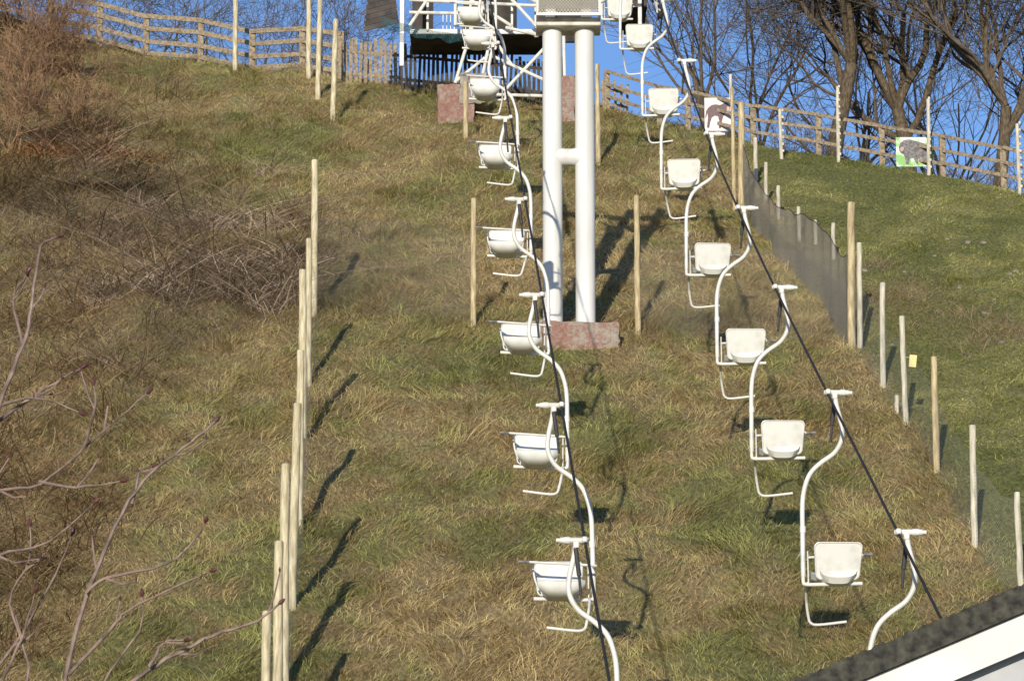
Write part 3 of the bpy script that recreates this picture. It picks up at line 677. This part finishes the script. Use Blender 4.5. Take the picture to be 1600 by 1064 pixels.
for i,b_ in enumerate(BR):
    off=random.uniform(-.15,.15)*(0 if i in(0,4,5) else 1)
    P=[near(u+random.uniform(-5,5),v+random.uniform(-5,5))+Vector((0,off*k_/len(b_)+random.uniform(-.02,.02),0)) for k_,(u,v) in enumerate(b_)]
    P=smooth_path(P,4);r0=.0110 if i in(0,3,5,4) else .0066
    P=[p+Vector((random.uniform(-.003,.003),0,random.uniform(-.003,.003))) for p in P]
    mb.tube(P,[r0*(1-.66*k_/(len(P)-1)) for k_ in range(len(P))],7)
    e=P[-1];dd=(P[-1]-P[-3]).normalized();mb.tube([e-dd*.003,e+dd*.008,e+dd*.018,e+dd*.028],[.003,.008,.007,.0015],8,mi=1)
    for k_ in range(4,len(P)-2,6):
        c_=P[k_];mb.tube([c_,c_+Vector((random.uniform(-.012,.012),0,.016))],[.005,.0015],6,mi=1)
    for k_ in range(4,len(P)-2,11):
        c_=P[k_];t_=(P[k_+1]-P[k_]).normalized();s_=random.choice((-1,1));nd=(t_+Vector((-t_.z,0,t_.x))*s_*random.uniform(.5,.9)).normalized()
        q1=c_+nd*random.uniform(.03,.07);q2=q1+(nd+Vector((0,0,.5))).normalized()*random.uniform(.03,.09)
        mb.tube([c_,q1,q2],[.0045,.0035,.0025],6);mb.tube([q2,q2+Vector((0,0,.01)),q2+Vector((0,0,.02))],[.002,.005,.001],6,mi=1)
mb.tube([(-1.75,11.9,-.1),(-1.70,11.9,.5),tuple(near(60,1400))],[.03,.022,.012],8)
mb.tube([(-1.75,11.9,.1),(-1.85,11.95,.7),tuple(near(20,1300))],[.02,.015,.009],8)
part('stem',mb,[M_red,M_bud],T)

# ------------------------------------------------------------------ near building roof edge
D=16.0
def rp_(u,v,dy=0,D=16.0):
    X=(u-800)/5500*D;yy=(532-v)/5500*D
    return Vector((X,D*.9781-.2+dy,1.6+D*.2079+yy*.9781))
a_=rp_(1180,1103);b_=rp_(1760,855)
dd=(b_-a_).normalized();nrm=Vector((-dd.z,0,dd.x))
T=thing('roofed_building',(a_.x+2,a_.y+1,0),'low building with mossy felt roof verge and white bargeboard','building')
def slab(a_,b_,t0,t1,y0,y1,nm,mat,bump=0):
    n=140;vs=[];fs=[]
    for i in range(n+1):
        p=a_.lerp(b_,i/n);j=random.uniform(-bump,bump)
        for (t,y) in((t0+j,y0),(t0+j,y1),(t1,y1),(t1,y0)):
            q=p-nrm*t;vs.append((q.x,q.y+y,q.z))
    for i in range(n):
        for k_ in range(4):fs.append((i*4+k_,(i+1)*4+k_,(i+1)*4+(k_+1)%4,i*4+(k_+1)%4))
    fs+= [(0,1,2,3),(n*4+3,n*4+2,n*4+1,n*4)]
    m_=MB();m_.add(vs,fs);part(nm,m_,mat,T,smooth=False)
slab(a_,b_,0,.115,0,3.0,'roof',M_felt,.007)
slab(a_,b_,.118,.27,.03,.06,'bargeboard',M_fascia)
m_=MB();q0=a_-nrm*.2;q1=b_-nrm*.2
vs=[(q0.x,q0.y+.12,q0.z),(q1.x,q1.y+.12,q1.z),(q1.x,q1.y+.12,0),(q0.x,q0.y+.12,0)]
vs+=[(x,y+2.7,z) for x,y,z in vs];m_.add(vs,[(0,1,2,3),(7,6,5,4),(0,4,5,1),(1,5,6,2),(3,7,4,0)]);part('wall',m_,M_wall,T,smooth=False)

random.seed(31)
for i in range(22):
    x=random.uniform(5.6,10);y=random.uniform(50,61);r=random.uniform(.02,.055);mb=MB()
    if x>.152*y+.6: x-=2
    z=Hs(x,y)-.01;n1_,n2_=9,6;vs=[];fs=[]
    for j in range(n2_+1):
        for k_ in range(n1_):
            th=math.pi*j/n2_;ph=2*math.pi*k_/n1_;q=r*random.uniform(.75,1.2)
            vs.append((x+q*1.2*math.sin(th)*math.cos(ph),y+q*math.sin(th)*math.sin(ph),z+.4*r+q*.7*math.cos(th)))
    for j in range(n2_):
        for k_ in range(n1_):fs.append((j*n1_+k_,j*n1_+(k_+1)%n1_,(j+1)*n1_+(k_+1)%n1_,(j+1)*n1_+k_))
    mb.add(vs,fs);solo('stone',mb,M_stone,(x,y,z),'small dull stone lying in the short grass','stone','stones in the field')

# ------------------------------------------------------------------ light, sky, camera
elev=math.radians(14);az=math.radians(10.4)
dv=Vector((math.sin(az)*math.cos(elev),math.cos(az)*math.cos(elev),-math.sin(elev)))
sun=bpy.data.lights.new('sun','SUN');sun.energy=4.8;sun.angle=math.radians(.5);sun.color=(1,.915,.77)
so=bpy.data.objects.new('sun',sun);so.rotation_euler=dv.to_track_quat('-Z','Y').to_euler();so.location=(0,0,60);COL.objects.link(so)
w=bpy.data.worlds.new('World');scene.world=w;w.use_nodes=True
nt=w.node_tree;bg=nt.nodes['Background'];sk=nt.nodes.new('ShaderNodeTexSky');sk.sky_type='NISHITA';sk.sun_disc=False
sk.sun_elevation=elev;sk.sun_rotation=math.pi+az;sk.altitude=100;sk.air_density=1.0;sk.dust_density=.2;sk.ozone_density=3
mm=nt.nodes.new('ShaderNodeMix');mm.data_type='RGBA';mm.blend_type='MULTIPLY';mm.inputs[0].default_value=1;mm.inputs[7].default_value=(.86,.96,1.22,1)
nt.links.new(sk.outputs[0],mm.inputs[6]);nt.links.new(mm.outputs[2],bg.inputs[0]);bg.inputs[1].default_value=.125
cam=bpy.data.cameras.new('camera');cam.sensor_width=36;cam.lens=123.75;cam.clip_end=5000
co=bpy.data.objects.new('camera',cam);co.location=(0,0,1.6);co.rotation_euler=(math.radians(90+12),0,0);COL.objects.link(co);scene.camera=co
scene.view_settings.view_transform='Standard'
scene.view_settings.look='None'
